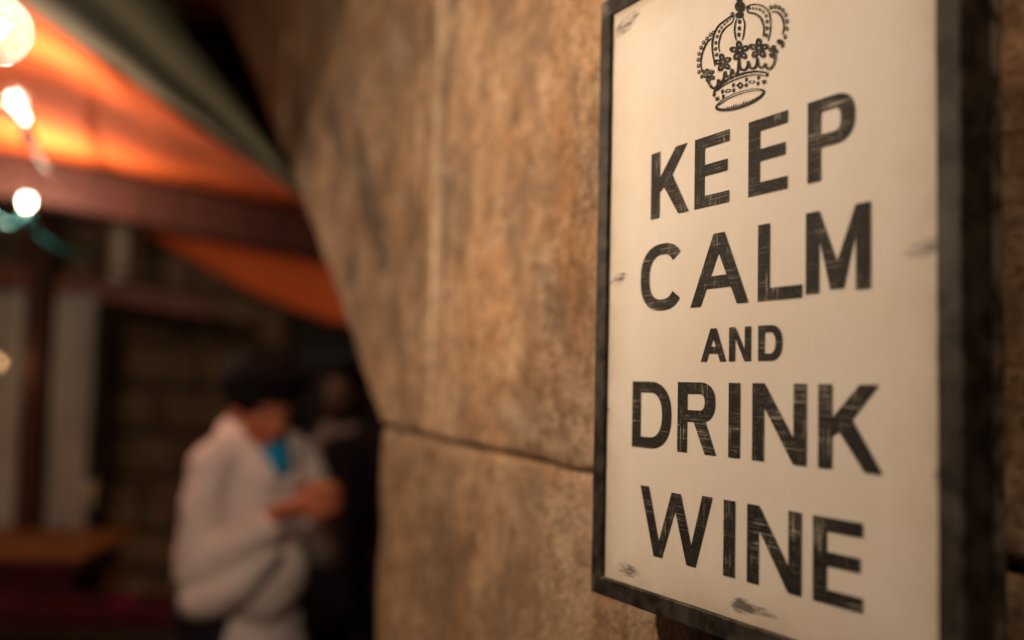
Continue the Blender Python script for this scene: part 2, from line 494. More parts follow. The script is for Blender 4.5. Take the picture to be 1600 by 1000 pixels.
ROUND = .010
def make_block(left, right, z0, z1, name='stone_block', depth=.34, gap=.0025, relief=.007, seed=0, cell=.022, back=.0, mat='sandstone', bot=None, top=None, round_left=None):
    """left/right: x boundary as function of z; bot/top: z offsets as function of x"""
    W = max(abs(right(z0) - left(z0)), abs(right(z1) - left(z1)))
    H = z1 - z0
    ps = warp_params(max(3, int(W / cell)), W)
    qs = warp_params(max(3, int(H / cell)), H)
    bm = bmesh.new()
    grid = []
    for q in qs:
        z = z0 + H * q
        xl, xr = left(z) + gap, right(z) - gap
        if xr - xl < .004: xr = xl + .004
        row = []
        for p in ps:
            x = xl + (xr - xl) * p
            dl, dr = (x - xl), (xr - x)
            zz = z
            if bot: zz += bot(x) * (1 - q)
            if top: zz += top(x) * q
            zz = zz + gap * (1 - q) - gap * q
            db, dt = (zz - z0) if not bot else (q * H), (1 - q) * H
            rl = round_left or ROUND
            def fall(d, r=ROUND):
                return 0 if d >= r else r - math.sqrt(max(0, r * r - (r - d) ** 2))
            y = fall(dl, rl) + fall(dr) + fall(db) + fall(dt)
            v = Vector((x * 1.0, seed * 3.7, zz))
            y -= relief * (noise.fractal(v * 3.2, 1.0, 2.0, 4) * .9 + noise.fractal(v * 15, .9, 2.1, 3) * .40)
            # worn, slightly wandering arrises
            w = .005 * noise.fractal(v * 9, .8, 2.2, 4)
            row.append(bm.verts.new((x + (w if dl < .02 or dr < .02 else 0), y + back, zz + (w if db < .02 or dt < .02 else 0))))
        grid.append(row)
    for r0, r1 in zip(grid, grid[1:]):
        for i in range(len(r0) - 1):
            bm.faces.new((r0[i], r0[i + 1], r1[i + 1], r1[i]))
    loop = grid[0][:] + [r[-1] for r in grid[1:]] + grid[-1][-2::-1] + [r[0] for r in grid[-2:0:-1]]
    bk = [bm.verts.new((v.co.x, depth, v.co.z)) for v in loop]
    n = len(loop)
    for i in range(n):
        bm.faces.new((loop[(i + 1) % n], loop[i], bk[i], bk[(i + 1) % n]))
    c = sum((v.co for v in bk), Vector()) / n
    cv = bm.verts.new(c)
    for i in range(n): bm.faces.new((bk[i], cv, bk[(i + 1) % n]))
    o = obj(name, bm, MAT[mat], wall, smooth=True)
    return o

jz = (wp(700, 690)[1] + wp(1580, 888)[1]) / 2
def joint(x):               # the bed joint runs a touch out of level
    x0, z0 = wp(700, 690); x1, z1 = wp(1580, 888)
    return (z0 + (z1 - z0) * (x - x0) / (x1 - x0)) - jz
V1x = wp(676, 350)[0]
JB = wp(586, 820)[0]
arch = [wp(590, 668), wp(560, 592), wp(530, 502), wp(495, 387), wp(460, 287), wp(424, 195), wp(392, 110)]
arch = [(a, max(z, jz)) for a, z in arch]
arch += [(arch[-1][0] - .6, arch[-1][1] + .40), (arch[-1][0] - 1.5, arch[-1][1] + .80), (arch[-1][0] - 2.2, arch[-1][1] + .95)]
ax_ = lambda z: interp(arch, z)
C = lambda v: (lambda z: v)
T1, T2, T3 = jz + 1.06, jz + 2.0, jz + 2.9
V2x = wp(447, 100)[0]
zV2 = next(z for z in [jz + .01 * i for i in range(300)] if ax_(z) <= V2x)
make_block(C(V1x), C(.42), jz, T1, seed=1, bot=joint, relief=.007)                       # big block behind the sign
make_block(lambda z: max(ax_(z), V2x), C(V1x), jz, T1, seed=2, bot=joint, round_left=.02)  # springer
make_block(ax_, C(V2x), zV2 - .002, T1, seed=3, cell=.04)
make_block(C(JB), C(-.25), jz - .74, jz, seed=4, top=joint, round_left=.03)
make_block(C(-.25), C(1.3), jz - .74, jz, seed=5, cell=.04, top=lambda x: joint(-.25))
make_block(C(.42), C(2.1), jz, T1, seed=6, cell=.05, bot=lambda x: joint(.42))
make_block(C(1.3), C(2.1), jz - .74, jz, seed=7, cell=.05)
make_block(C(JB), C(-.75), .0, jz - .74, seed=8, cell=.04)
make_block(C(-.75), C(.7), .0, jz - .74, seed=9, cell=.05)
make_block(C(.7), C(2.1), .0, jz - .74, seed=10, cell=.06)
zT = max(z for x, z in arch)
xs = [2.1, .9, -.35, -1.75, -3.05]
for i in range(4):
    make_block(C(xs[i + 1]), C(xs[i]), T1, T2, seed=11 + i, cell=.05)
make_block(ax_, C(xs[4]), T1, T2, seed=15, cell=.05)
xs = [2.1, .2, -1.2, -2.5, -4.0, -5.4]
for i in range(5):
    make_block(C(xs[i + 1]), C(xs[i]), T2, T3, seed=16 + i, cell=.06)
# recessed mortar bed behind the joints, and the pale pointing of the upright joint
bm = bmesh.new()
def slab(l0, r0, za, l1, r1, zb, y0=.013, y1=.30):
    vs = [bm.verts.new(p) for p in ((l0, y0, za), (r0, y0, za), (r1, y0, zb), (l1, y0, zb), (l0, y1, za), (r0, y1, za), (r1, y1, zb), (l1, y1, zb))]
    for f in ((0, 1, 2, 3), (5, 4, 7, 6), (4, 0, 3, 7), (1, 5, 6, 2), (4, 5, 1, 0), (3, 2, 6, 7)): bm.faces.new([vs[i] for i in f])
slab(JB + .03, 2.08, .02, JB + .03, 2.08, jz - .006)
zz = [jz - .004] + [z for x, z in arch[1:] if z < T3 - .05] + [T3 - .03]
for za, zb in zip(zz, zz[1:]):
    slab(ax_(za) + .05, 2.08, za, ax_(zb) + .05, 2.08, zb)
obj('mortar', bm, MAT['mortar'], wall)
bm = bmesh.new()
n = 60
vl = []
for i in range(n + 1):
    z = jz + .02 + (T1 - jz - .05) * i / n
    wob = .004 * noise.noise(Vector((0, 0, z * 14))); wd = .013 + .008 * noise.noise(Vector((4, 0, z * 20)))
    ymid = .0015 + .0025 * noise.noise(Vector((9, 0, z * 11)))
    vl.append([bm.verts.new((V1x + wob - wd, .016, z)), bm.verts.new((V1x + wob - wd * .6, ymid, z)), bm.verts.new((V1x + wob + wd * .6, ymid, z)), bm.verts.new((V1x + wob + wd, .016, z))])
for a, b in zip(vl, vl[1:]):
    for k in range(3): bm.faces.new((a[k], a[k + 1], b[k + 1], b[k]))
obj('pale_pointing', bm, MAT['pale_mortar'], wall, smooth=True)

# ------------------------------------------------------------------ framed sign
PL, PR = -.8495, -.4505            # panel edges along the sign plane (metres, from the foot of the camera's perpendicular)
PB, PT = -.1893, .3838             # heights from the eye
FW = .0182
SX0 = (PL + PR) / 2
SZ0 = PB - FW
sign = empty('framed_sign', ns * SIGN_D + as_ * SX0 + Vector((0, 0, EYE + SZ0)), YAW - R(90))
tag(sign, 'cream sign in a black frame reading KEEP CALM AND DRINK WINE under a crown', 'sign')
panel_material(); print_material()
l, r_, b, t_ = PL - SX0, PR - SX0, PB - SZ0, PT - SZ0
bm = bmesh.new()
add_box(bm, (l - .008, 0, b - .008), (r_ + .008, .006, t_ + .008))
panel = obj('panel', bm, MAT['cream_paint'], sign)
FY0, FY1 = -.0045, .026
def rail(pts):
    bm = bmesh.new()
    lo = [bm.verts.new((x, FY0, z)) for x, z in pts]; hi = [bm.verts.new((x, FY1, z)) for x, z in pts]
    n = len(pts)
    bm.faces.new(lo); bm.faces.new(hi[::-1])
    for i in range(n): bm.faces.new((lo[(i + 1) % n], lo[i], hi[i], hi[(i + 1) % n]))
    bmesh.ops.recalc_face_normals(bm, faces=bm.faces)
    long_ = [e for e in bm.edges if e.calc_length() > .1]
    bmesh.ops.bevel(bm, geom=long_, offset=.0016, segments=3, affect='EDGES', profile=.5)
    # small dents
    es = [e for e in bm.edges if e.calc_length() > .1]
    bmesh.ops.subdivide_edges(bm, edges=es, cuts=60, use_grid_fill=True)
    for v in bm.verts:
        k = noise.fractal(v.co * 45, 1, 2, 3)
        v.co.y += .0004 * k; v.co.x += .00035 * noise.noise(v.co * 33); v.co.z += .00035 * noise.noise(v.co * 37 + Vector((5, 5, 5)))
    return obj('frame_rail', bm, MAT['worn_black_wood'], sign, smooth=False)
g = .0002
rail([(l - FW, b - FW + g), (l, b + g), (l, t_ - g), (l - FW, t_ + FW - g)])
rail([(r_, b + g), (r_ + FW + .002, b - FW + g), (r_ + FW + .002, t_ + FW - g), (r_, t_ - g)])
rail([(l - FW + g, b - FW), (r_ + FW - g, b - FW), (r_ - g, b), (l + g, b)])
rail([(l + g, t_), (r_ - g, t_), (r_ + FW - g, t_ + FW), (l - FW + g, t_ + FW)])
bm = bmesh.new()
add_box(bm, (l - FW + .003, .0264, b - FW + .003), (r_ + FW - .0005, .0405, t_ + FW - .003), .0015)
obj('backing_board', bm, MAT['worn_black_wood'], sign)
# cleats that hold the sign off the uneven wall
M_ws = Matrix.Rotation(WYAW - R(90), 4, 'Z'); M_ws.translation = nw * WD
M_sg = Matrix.Rotation(YAW - R(90), 4, 'Z'); M_sg.translation = ns * SIGN_D + as_ * SX0 + Vector((0, 0, EYE + SZ0))
def wall_y(x, z):                  # depth of the wall plane in sign coordinates
    inv = M_sg.inverted() @ M_ws
    p0 = inv @ Vector((0, 0, 0)); nrm = (inv.to_3x3() @ Vector((0, 1, 0)))
    return p0.y - (nrm.x * (x - p0.x)) / nrm.y
for zc in (b + .09, t_ - .09):
    bm = bmesh.new()
    x0, x1 = l + .05, r_ - .05
    pts = [(x0, .0407), (x1, .0407), (x1, wall_y(x1, 0) + .002), (x0, wall_y(x0, 0) + .002)]
    lo = [bm.verts.new((x, y, zc - .015)) for x, y in pts]; hi = [bm.verts.new((x, y, zc + .015)) for x, y in pts]
    bm.faces.new(lo[::-1]); bm.faces.new(hi)
    for i in range(4): bm.faces.new((lo[i], lo[(i + 1) % 4], hi[(i + 1) % 4], hi[i]))
    obj('hanging_cleat', bm, MAT['raw_back'], sign)

# ---- lettering (flat print on the panel)
PY = -.0005
class Glyph:
    def __init__(s, x0, x1, z0, z1, tv, th):
        s.x0, s.w, s.z0, s.h, s.tv, s.th = x0, x1 - x0, z0, z1 - z0, tv, th
        s.bm = bmesh.new(); s.k = 0
    def poly(s, pts):
        s.k += 1
        vs = [s.bm.verts.new((s.x0 + x, PY - s.k * 6e-6, s.z0 + z)) for x, z in pts]
        s.bm.faces.new(vs)
    def rect(s, xa, za, xb, zb): s.poly([(xa, za), (xb, za), (xb, zb), (xa, zb)])
    def strip(s, outer, inner):
        s.k += 1
        y = PY - s.k * 6e-6
        o = [s.bm.verts.new((s.x0 + x, y, s.z0 + z)) for x, z in outer]
        i = [s.bm.verts.new((s.x0 + x, y, s.z0 + z)) for x, z in inner]
        for k in range(len(o) - 1): s.bm.faces.new((o[k], o[k + 1], i[k + 1], i[k]))
    def bowl(s, xa, za, zb, xr, flat=.45):
        def path(x0, z0, z1, x1, xc):
            p = [(x0, z1), (xc, z1)]
            for k in range(1, 24):
                a = math.pi / 2 - math.pi * k / 24
                ca, sa = math.cos(a), math.sin(a)
                ca = abs(ca) ** .86; sa = math.copysign(abs(sa) ** .86, sa)
                p.append((xc + (x1 - xc) * ca, (z0 + z1) / 2 + (z1 - z0) / 2 * sa))
            return p + [(xc, z0), (x0, z0)]
        xc = xa + (xr - xa) * flat
        s.strip(path(xa, za, zb, xr, xc), path(xa, za + s.th, zb - s.th, xr - s.tv, xc))
    def draw(s, ch):
        w, h, tv, th = s.w, s.h, s.tv, s.th
        if ch == 'I': s.rect(0, 0, w, h)
        elif ch == 'E':
            m = h * .52; q = w * .95
            s.poly([(0, 0), (w, 0), (w, th), (tv, th), (tv, m - th / 2), (q, m - th / 2), (q, m + th / 2), (tv, m + th / 2), (tv, h - th), (w, h - th), (w, h), (0, h)])
        elif ch == 'L': s.poly([(0, 0), (w, 0), (w, th), (tv, th), (tv, h), (0, h)])
        elif ch == 'K':
            s.rect(0, 0, tv, h)
            s.poly([(tv * .98, h * .38), (tv * 2.1, h * .53), (w * .95, h), (w * .66, h), (tv * .98, h * .60)])
            s.poly([(tv * 1.45, h * .45), (w * .74, 0), (w, 0), (tv * 2.35, h * .60)])
        elif ch == 'P':
            s.rect(0, 0, tv, h); s.bowl(tv, h * .40, h, w, .42)
        elif ch == 'R':
            s.rect(0, 0, tv, h); s.bowl(tv, h * .44, h, w * .97, .45)
            s.poly([(w * .42, h * .455), (w * .72, 0), (w, 0), (w * .72, h * .47)])
        elif ch == 'D':
            s.rect(0, 0, tv, h); s.bowl(tv, 0, h, w, .30)
        elif ch == 'C':
            o, i = [], []
            for k in range(49):
                a = R(38) + R(284) * k / 48
                ca, sa = math.cos(a), math.sin(a)
                ca = math.copysign(abs(ca) ** .82, ca); sa = math.copysign(abs(sa) ** .82, sa)
                o.append((w * .53 + w * .55 * ca * (1 if ca < 0 else .93), h / 2 + h / 2 * sa))
                i.append((w * .53 + (w * .55 - tv) * ca * (1 if ca < 0 else .90), h / 2 + (h / 2 - th) * sa))
            s.strip(o, i)
        elif ch == 'A':
            ap = tv * .52
            m = w * .50
            s.poly([(0, 0), (tv * 1.02, 0), (m + ap * .25, h * .78), (m + ap, h), (m - ap, h)])
            s.poly([(w - tv * 1.02, 0), (w, 0), (m + ap, h), (m - ap * .1, h), (m - ap * .25, h * .78)][::1])
            s.poly([(w * .22, h * .24), (w * .78, h * .24), (w * .70, h * .24 + th * 1.05), (w * .30, h * .24 + th * 1.05)])
        elif ch == 'N':
            s.rect(0, 0, tv, h); s.rect(w - tv, 0, w, h)
            s.poly([(tv * .98, h * .70), (w - tv * 1.02, 0), (w - tv * .98, h * .32), (tv * 1.02, h)])
        elif ch == 'M':
            s.rect(0, 0, tv, h); s.rect(w - tv, 0, w, h)
            m = w * .5
            s.poly([(tv, h * .66), (m - tv * .48, 0 + h * .03), (m + tv * .1, h * .03), (m, h * .36), (tv, h)])
            s.poly([(m - tv * .1, h * .03), (m + tv * .48, h * .03), (w - tv, h * .66), (w - tv, h), (m, h * .36)])
        elif ch == 'W':
            a, e = tv * 1.0, w * .27
            f_ = w * .73
            m = w * .52
            s.poly([(0, h), (tv * .98, h), (e + tv * .45, 0), (e - tv * .45, 0)])
            s.poly([(e - tv * .3, 0), (e + tv * .45, 0), (m + tv * .2, h * .86), (m - tv * .45, h * .98)])
            s.poly([(m - tv * .5, h * .97), (m + tv * .5, h * .97), (f_ + tv * .45, 0), (f_ - tv * .45, 0)])
            s.poly([(f_ - tv * .4, 0), (f_ + tv * .45, 0), (w, h), (w - tv * .98, h)])
ROWS = [  # top, bottom (m from eye), photo row for the side positions, letters with photo x limits, strokes
    (.2240, .1605, [('K', 1018, 1077, 280), ('E', 1086, 1140, 265), ('E', 1170, 1231.2, 240), ('P', 1262.5, 1337, 190)]),
    (.1353, .0722, [('C', 1003, 1066.5, 430), ('A', 1079.2, 1170, 476), ('L', 1184.3, 1254, 465), ('M', 1259.5, 1361.5, 420)]),
    (.0524, .0236, [('A', 1095.5, 1135, 565), ('N', 1139.7, 1174, 540), ('D', 1185, 1223, 537)]),
    (.0055, -.0572, [('D', 988.5, 1049.5, 645), ('R', 1058.6, 1119.5, 690), ('I', 1138.8, 1157, 655), ('N', 1175.8, 1261, 660), ('K', 1278.8, 1380, 670)]),
    (-.0930, -.1560, [('W', 1001.2, 1114.2, 765), ('I', 1130.7, 1149, 840), ('N', 1167.6, 1253, 855), ('E', 1270.5, 1349, 880)]),
]
for ri, (zt, zb, ls) in enumerate(ROWS):
    small = ri == 2
    for ch, x0, x1, y in ls:
        a0, a1 = onplane(x0, y, YAW, SIGN_D)[0] - SX0, onplane(x1, y, YAW, SIGN_D)[0] - SX0
        dz = .0021 if ch == 'M' else 0
        g = Glyph(a0, a1, zb - SZ0 + dz, zt - SZ0 + dz, .0078 if small else .0142, .0058 if small else .0103)
        g.draw(ch)
        for f in g.bm.faces: f.normal_update()
        for f in g.bm.faces:
            if f.normal.y > 0: f.normal_flip()
        o = obj('letter', g.bm, MAT['worn_black_print'], panel)
        o['label'] = 'printed black capital letter ' + ch

# ---- crown emblem, drawn as print from strokes, rings and petals (coordinates in a 1000-unit sketch of the emblem)
cb = bmesh.new()
ck = [0]
def cpt(X, Y):
    a, b_ = onplane(1070 + X / 5.5556, Y / 5.5556, YAW, SIGN_D)
    return (a - SX0, b_ - SZ0)
def cface(strips):
    ck[0] += 1
    y = PY - ck[0] * 1.5e-6
    for poly in strips:
        vs = []
        for X, Y in poly:
            x, z = cpt(X, Y); vs.append(cb.verts.new((x, y, z)))
        f = cb.faces.new(vs); f.normal_update()
        if f.normal.y > 0: f.normal_flip()
def stroke(pts, w, taper=True):
    w *= 1.25
    P = [(p.x, p.y) for p in spline([(x, y, 0) for x, y in pts], 5)]
    L, Rr = [], []
    n = len(P)
    for i, (x, y) in enumerate(P):
        x0, y0 = P[max(i - 1, 0)]; x1, y1 = P[min(i + 1, n - 1)]
        dx, dy = x1 - x0, y1 - y0; d = math.hypot(dx, dy) or 1
        k = w / 2 * (1 if not taper else (.45 + .55 * math.sin(math.pi * min(1, max(0, i / (n - 1)))) ** .5))
        L.append((x - dy / d * k, y + dx / d * k)); Rr.append((x + dy / d * k, y - dx / d * k))
    cface([(L[i], L[i + 1], Rr[i + 1], Rr[i]) for i in range(n - 1)])
def ell(cx, cy, rx, ry, rot=0, n=14):
    c, s_ = math.cos(R(rot)), math.sin(R(rot))
    return [(cx + rx * math.cos(2*math.pi*k/n) * c - ry * math.sin(2*math.pi*k/n) * s_, cy + rx * math.cos(2*math.pi*k/n) * s_ + ry * math.sin(2*math.pi*k/n) * c) for k in range(n)]
def blob(cx, cy, rx, ry, rot=0, n=14): cface([ell(cx, cy, rx, ry, rot, n)])
def ring(cx, cy, rx, ry, rot=0, th=.45, ox=-.12, n=14, oy=-.1):
    o = ell(cx, cy, rx, ry, rot, n); i = ell(cx + ox * rx, cy + oy * ry, rx * (1 - th), ry * (1 - th), rot, n)
    cface([(o[k], o[(k + 1) % n], i[(k + 1) % n], i[k]) for k in range(n)])
blob(482, 60, 46, 50, -20); blob(478, 132, 38, 30, -15); stroke([(455, -30), (470, 10), (480, 25)], 24, False); stroke([(500, -30), (492, 5), (490, 25)], 14, False)
stroke([(452, 165), (440, 210), (435, 260), (440, 310), (450, 355)], 12); stroke([(505, 150), (522, 200), (520, 250), (512, 310), (500, 350)], 11)
for x, y in ((478, 190), (476, 247), (472, 302)): ring(x, y, 14, 20, 0, .7)
stroke([(420, 120), (370, 165), (310, 210), (270, 265), (248, 330), (240, 400), (248, 480), (265, 575)], 13)
stroke([(432, 145), (412, 195), (360, 238), (325, 282), (305, 340), (297, 400), (305, 455)], 10)
blob(416, 130, 17, 26, 10)
for i, (x, y) in enumerate(((395, 165), (373, 187), (348, 210), (322, 240), (300, 273), (283, 318), (272, 372), (270, 425), (278, 475))): ring(x, y, 7 + .8 * i, 11 + .9 * i, 20, .62)
stroke([(240, 330), (200, 365), (170, 420), (150, 480), (143, 540), (148, 615)], 12)
for x, y in ((250, 285), (225, 302), (195, 335), (166, 370), (143, 415), (126, 468), (120, 520), (121, 572), (126, 625)): ring(x, y, 14, 19, 12, .55)
blob(148, 665, 11, 20, 15)
blob(549, 66, 14, 22, 10)
stroke([(545, 55), (570, 45), (620, 40), (680, 55), (725, 95), (745, 160), (748, 230), (738, 310), (725, 358)], 12)
stroke([(540, 88), (560, 110), (610, 120), (655, 150), (682, 200), (690, 260), (683, 318)], 15)
for i, (x, y) in enumerate(((568, 75), (595, 75), (625, 78), (655, 85), (685, 105), (708, 140), (718, 187), (717, 245), (710, 308))): ring(x, y, 8 + .8 * i, 12 + i, -12, .62)
stroke([(757, 106), (800, 105), (840, 140), (860, 190), (863, 250), (850, 302)], 14)
for x, y in ((750, 65), (787, 60), (822, 68), (853, 92), (878, 130), (890, 185), (888, 250), (873, 320)): ring(x, y, 15, 21, -10, .55)
def fleur(cx, cy, s_, rot, n=5, narrow=1.0):
    for k in range(n):
        a = R(rot - 90 + 360 / n * k)
        ring(cx + math.cos(a) * 40 * s_ * narrow, cy + math.sin(a) * 42 * s_, 30 * s_ * narrow + 2, 22 * s_, math.degrees(a), .72, 0, 14, 0)
    blob(cx, cy + 12 * s_, 11 * s_, 14 * s_)
fleur(212, 655, .92, -25, 5, .85); fleur(333, 545, 1.12, -12); fleur(478, 443, 1.25, -6); fleur(645, 425, 1.28, 0); fleur(770, 452, 1.0, 10, 5, .6)
blob(830, 365, 30, 24, 20); blob(852, 390, 16, 28, 5); blob(165, 625, 14, 24, -30)
for pts in ([(205, 700), (225, 745), (255, 768), (285, 742), (292, 690)], [(292, 690), (310, 715), (338, 690), (350, 620)], [(350, 620), (370, 668), (400, 652), (410, 600)], [(410, 600), (430, 638), (462, 628), (474, 500)],
            [(474, 500), (482, 585), (515, 610), (545, 582), (553, 530)], [(553, 530), (572, 588), (605, 592), (626, 560), (631, 500)], [(631, 500), (645, 572), (680, 586), (703, 550)], [(703, 550), (715, 588), (740, 600), (775, 560), (792, 495)]):
    stroke(pts, 17, False)
stroke([(252, 825), (268, 782), (330, 722), (420, 670), (520, 637), (620, 622), (700, 630), (728, 648)], 17)
stroke([(280, 792), (340, 742), (430, 697), (530, 663), (630, 650), (716, 664)], 9)
blob(258, 822, 12, 20, 20); blob(718, 655, 10, 14, -20)
ring(483, 868, 228, 70, -19.5, .085, 0.0, 48, 0.0)
stroke([(285, 925), (380, 858), (500, 810), (600, 788), (680, 790)], 7)
pts = ell(483, 868, 214, 62, -19.5, 60)
for k in range(1, 29):
    (x, y) = pts[k]; (x2, y2) = pts[k + 1]
    hgt = 18 + 52 * math.sin(math.pi * k / 30) ** 2 * (.45 + .55 * rnd.random())
    cface([((x + 2, y + 8), (x2 - 2, y2 + 8), ((x + x2) / 2 + 3, y2 - hgt * .7), ((x + x2) / 2 - 2, y - hgt * .7))])
    cface([((x + 6, y + 9), (x2 - 6, y2 + 9), (x2 - 6, y2 - 16), (x + 6, y - 16))])
for x, y in ((425, 740), (428, 785), (538, 692), (537, 740), (643, 675), (638, 725), (330, 795), (337, 838)): blob(x, y, 11, 19, 8)
ring(483, 742, 33, 33, 0, .55, 0, 4, 0); ring(585, 712, 27, 15, -8, .4, 0, 14, 0); ring(378, 790, 27, 16, -25, .4, 0, 14, 0)
for x, y in ((692, 712), (285, 858)):
    for a in (0, 90): blob(x, y, 25, 9, a + 30, 8)
obj('crown_emblem', cb, MAT['worn_black_print'], panel)['label'] = 'printed black line drawing of a royal crown'

# ------------------------------------------------------------------ light bulbs and their cables
def bulb(name, base_pt, axis, rad, kind, watt, label, col=LAMP, filament='hot_filament', lamp_r=None, glass='bulb_glass'):
    """base_pt: centre of the glass; axis: from socket to tip"""
    ax = Vector(axis).normalized()
    Mr = ax.to_track_quat('Z', 'Y').to_matrix().to_4x4()
    root = empty(name, base_pt)
    tag(root, label, 'light bulb')
    M = Mr
    prof = []
    nk = .36 * rad
    if kind == 'globe':
        a0 = math.asin(nk / rad)
        prof = [(nk, -rad * 1.32), (nk, -rad * 1.1)]
        for k in range(1, 25):
            a = -math.pi / 2 + a0 + .1 + (math.pi - a0 - .1) * k / 24
            prof.append((max(rad * math.cos(a), .0003), rad * math.sin(a)))
        base_z = -rad * 1.32
    else:
        prof = [(nk, -rad * 2.1), (nk * 1.1, -rad * 1.8), (nk * 1.6, -rad * 1.3)]
        for k in range(1, 25):
            a = -.72 + (math.pi / 2 + .72) * k / 24
            prof.append((max(rad * math.cos(a), .0003), rad * math.sin(a)))
        base_z = -rad * 2.1
    bm = bmesh.new(); add_lathe(bm, prof, 40, M); obj('glass', bm, MAT[glass], root, True)
    bm = bmesh.new()
    fz = rad * .62
    for k in range(6):
        a = math.pi * 2 * k / 6
        b_ = math.pi * 2 * (k + .5) / 6
        add_tube(bm, [M @ Vector((math.cos(a) * rad * .16, math.sin(a) * rad * .16, -fz * .7)), M @ Vector((math.cos(b_) * rad * .30, math.sin(b_) * rad * .30, fz * .55))], rad * .02, 6)
    obj('filament', bm, MAT[filament], root)
    bm = bmesh.new(); add_lathe(bm, [(rad * .10, -rad * 1.2), (rad * .11, -rad * .6), (rad * .05, -rad * .3), (.0003, -rad * .28)], 12, M, True); obj('stem', bm, MAT['bulb_glass'], root, True)
    bm = bmesh.new()
    sr_ = nk * 1.12
    add_lathe(bm, [(sr_, base_z + .003), (sr_, base_z - rad * .35), (sr_ * 1.15, base_z - rad * .37), (sr_ * 1.15, base_z - rad * 1.05), (sr_ * .7, base_z - rad * 1.2), (sr_ * .3, base_z - rad * 1.3)], 20, M, True, True)
    obj('socket', bm, MAT['black_rubber'], root, False)
    ld = bpy.data.lights.new('bulb_light', 'POINT')
    ld.energy = watt; ld.color = col; ld.shadow_soft_size = lamp_r or rad * .45
    lo = bpy.data.objects.new('bulb_light', ld); scene.collection.objects.link(lo); lo.parent = root
    return Vector(base_pt) + ax * (base_z - rad * 1.3)

b1 = at(-7, 45, 1.02)
s1 = bulb('globe_bulb', b1, (.55, -.1, .8), .0375, 'globe', 31, 'large clear globe bulb, lit, on the black cable above the canopy edge', lamp_r=.012)
b2 = at(24, 158, 2.45)
s2 = bulb('pear_bulb', b2, (-.42, 0, 1), .036, 'pear', 8, 'clear pear-shaped bulb glowing white just above the timber beam', lamp_r=.027)
b3 = at(42, 315, 3.45)
s3 = bulb('small_bulb', b3, (0, 0, 1), .020, 'globe', 28, 'small round white bulb on the teal cable under the timber beam', lamp_r=.015, glass='frosted_glass')
b4 = at(-2, 567, 4.9)
s4 = bulb('amber_bulb', b4, (0, 0, -1), .028, 'globe', .7, 'small amber bulb hanging in front of the grey curtain', (1, .58, .25), 'warm_filament', .02, 'frosted_glass')
bm = bmesh.new()
p0 = at(-420, 40, .9)
s5 = bulb('globe_bulb', aw * .10 + nw * (WD - .80) + Vector((0, 0, 3.25)), (0, 0, -1), .0375, 'globe', 82, 'added clear globe bulb, out of view at the end of the black cable, lighting the wall right of the sign', lamp_r=.022)  # added bulb, out of view, to light the wall strip right of the sign
add_tube(bm, spline([s5 + Vector((0, 0, -.004)), aw * .0 + nw * (WD - .9) + Vector((0, 0, 3.40)), Vector((-.5, .7, 2.8)), p0, at(-160, 150, .98), s1 + Vector((0, 0, .004)), at(25, 185, 1.75), s2 + Vector((0, 0, .004)), at(75, 262, 3.2), at(120, 285, 3.72)], 14), .0042, 8)
tag(obj('black_cable', bm, MAT['black_rubber'], None, True), 'black string-light cable carrying the globe and pear bulbs', 'cable')
bm = bmesh.new()
add_tube(bm, spline([at(-60, 300, 3.35), at(10, 352, 3.42), s3 + Vector((0, 0, .004)), at(58, 368, 3.5), at(105, 395, 3.65), at(150, 408, 3.9), at(196, 424, 4.25)], 10), .0085, 8)
tag(obj('teal_cable', bm, MAT['teal_cable'], None, True), 'teal cable looping down from the small bulb to the pale post', 'cable')
bm = bmesh.new()
add_tube(bm, [s4 - Vector((0, 0, .005)), Vector((s4.x, s4.y, 2.02))], .003, 6)
tag(obj('hanging_flex', bm, MAT['black_rubber']), 'thin dark flex from the rail down to the amber bulb', 'cable')

# ------------------------------------------------------------------ canvas canopy
canopy = empty('canvas_canopy', (-1.6, 3.0, 0))
tag(canopy, 'orange canvas canopy with a grey-green striped border, sagging over the beam', 'canopy')
inv = Matrix.Translation((1.6, -3.0, 0))
def sheet(rows, nu, nv, wr, seed):
    """rows: list of lists of world points; smooth surface through them"""
    cols = [spline(r, nu) for r in rows]
    bm = bmesh.new()
    uvl = bm.loops.layers.uv.new('UVMap')
    m = len(cols[0])
    grid = []
    lines = [spline([c[i] for c in cols], nv) for i in range(m)]
    k = len(lines[0])
    for j in range(k):
        row = []
        for i in range(m):
            p = lines[i][j]
            nn = noise.fractal(Vector((p.x * 2.2 + seed, p.y * .9, p.z * 5)), .9, 2, 3)
            row.append(bm.verts.new(inv @ (p + Vector((0, -.3, 1)) * wr * nn)))
        grid.append(row)
    for j in range(k - 1):
        for i in range(m - 1):
            f = bm.faces.new((grid[j][i], grid[j][i + 1], grid[j + 1][i + 1], grid[j + 1][i]))
            for lp, (jj, ii) in zip(f.loops, ((j, i), (j, i + 1), (j + 1, i + 1), (j + 1, i))):
                lp[uvl].uv = (jj / (k - 1), ii / (m - 1))
    return bm
row_m = [at(20, -330, 1.65), at(130, -150, 1.9), at(245, -5, 2.15), at(350, 130, 2.35), at(438, 252, 2.56), at(500, 330, 2.75)]
row_0 = [at(-330, -200, 1.75), at(-120, -95, 2.0), at(62, 22, 2.25), at(270, 168, 2.45), at(452, 294, 2.62), at(510, 340, 2.82)]
row_1 = [at(-420, 170, 3.3), at(-180, 205, 3.5), at(0, 232, 3.75), at(230, 278, 4.05), at(490, 332, 4.5), at(600, 358, 4.7)]
row_2 = [at(-420, 230, 4.3), at(-150, 262, 4.5), at(60, 312, 4.7), at(200, 352, 4.85), at(400, 455, 4.95), at(560, 514, 4.95)]
mid = [a.lerp(b_, .5) + Vector((0, 0, dz)) for a, b_, dz in zip(row_0, row_1, (-.01, -.01, 0, .0, .0, 0))]
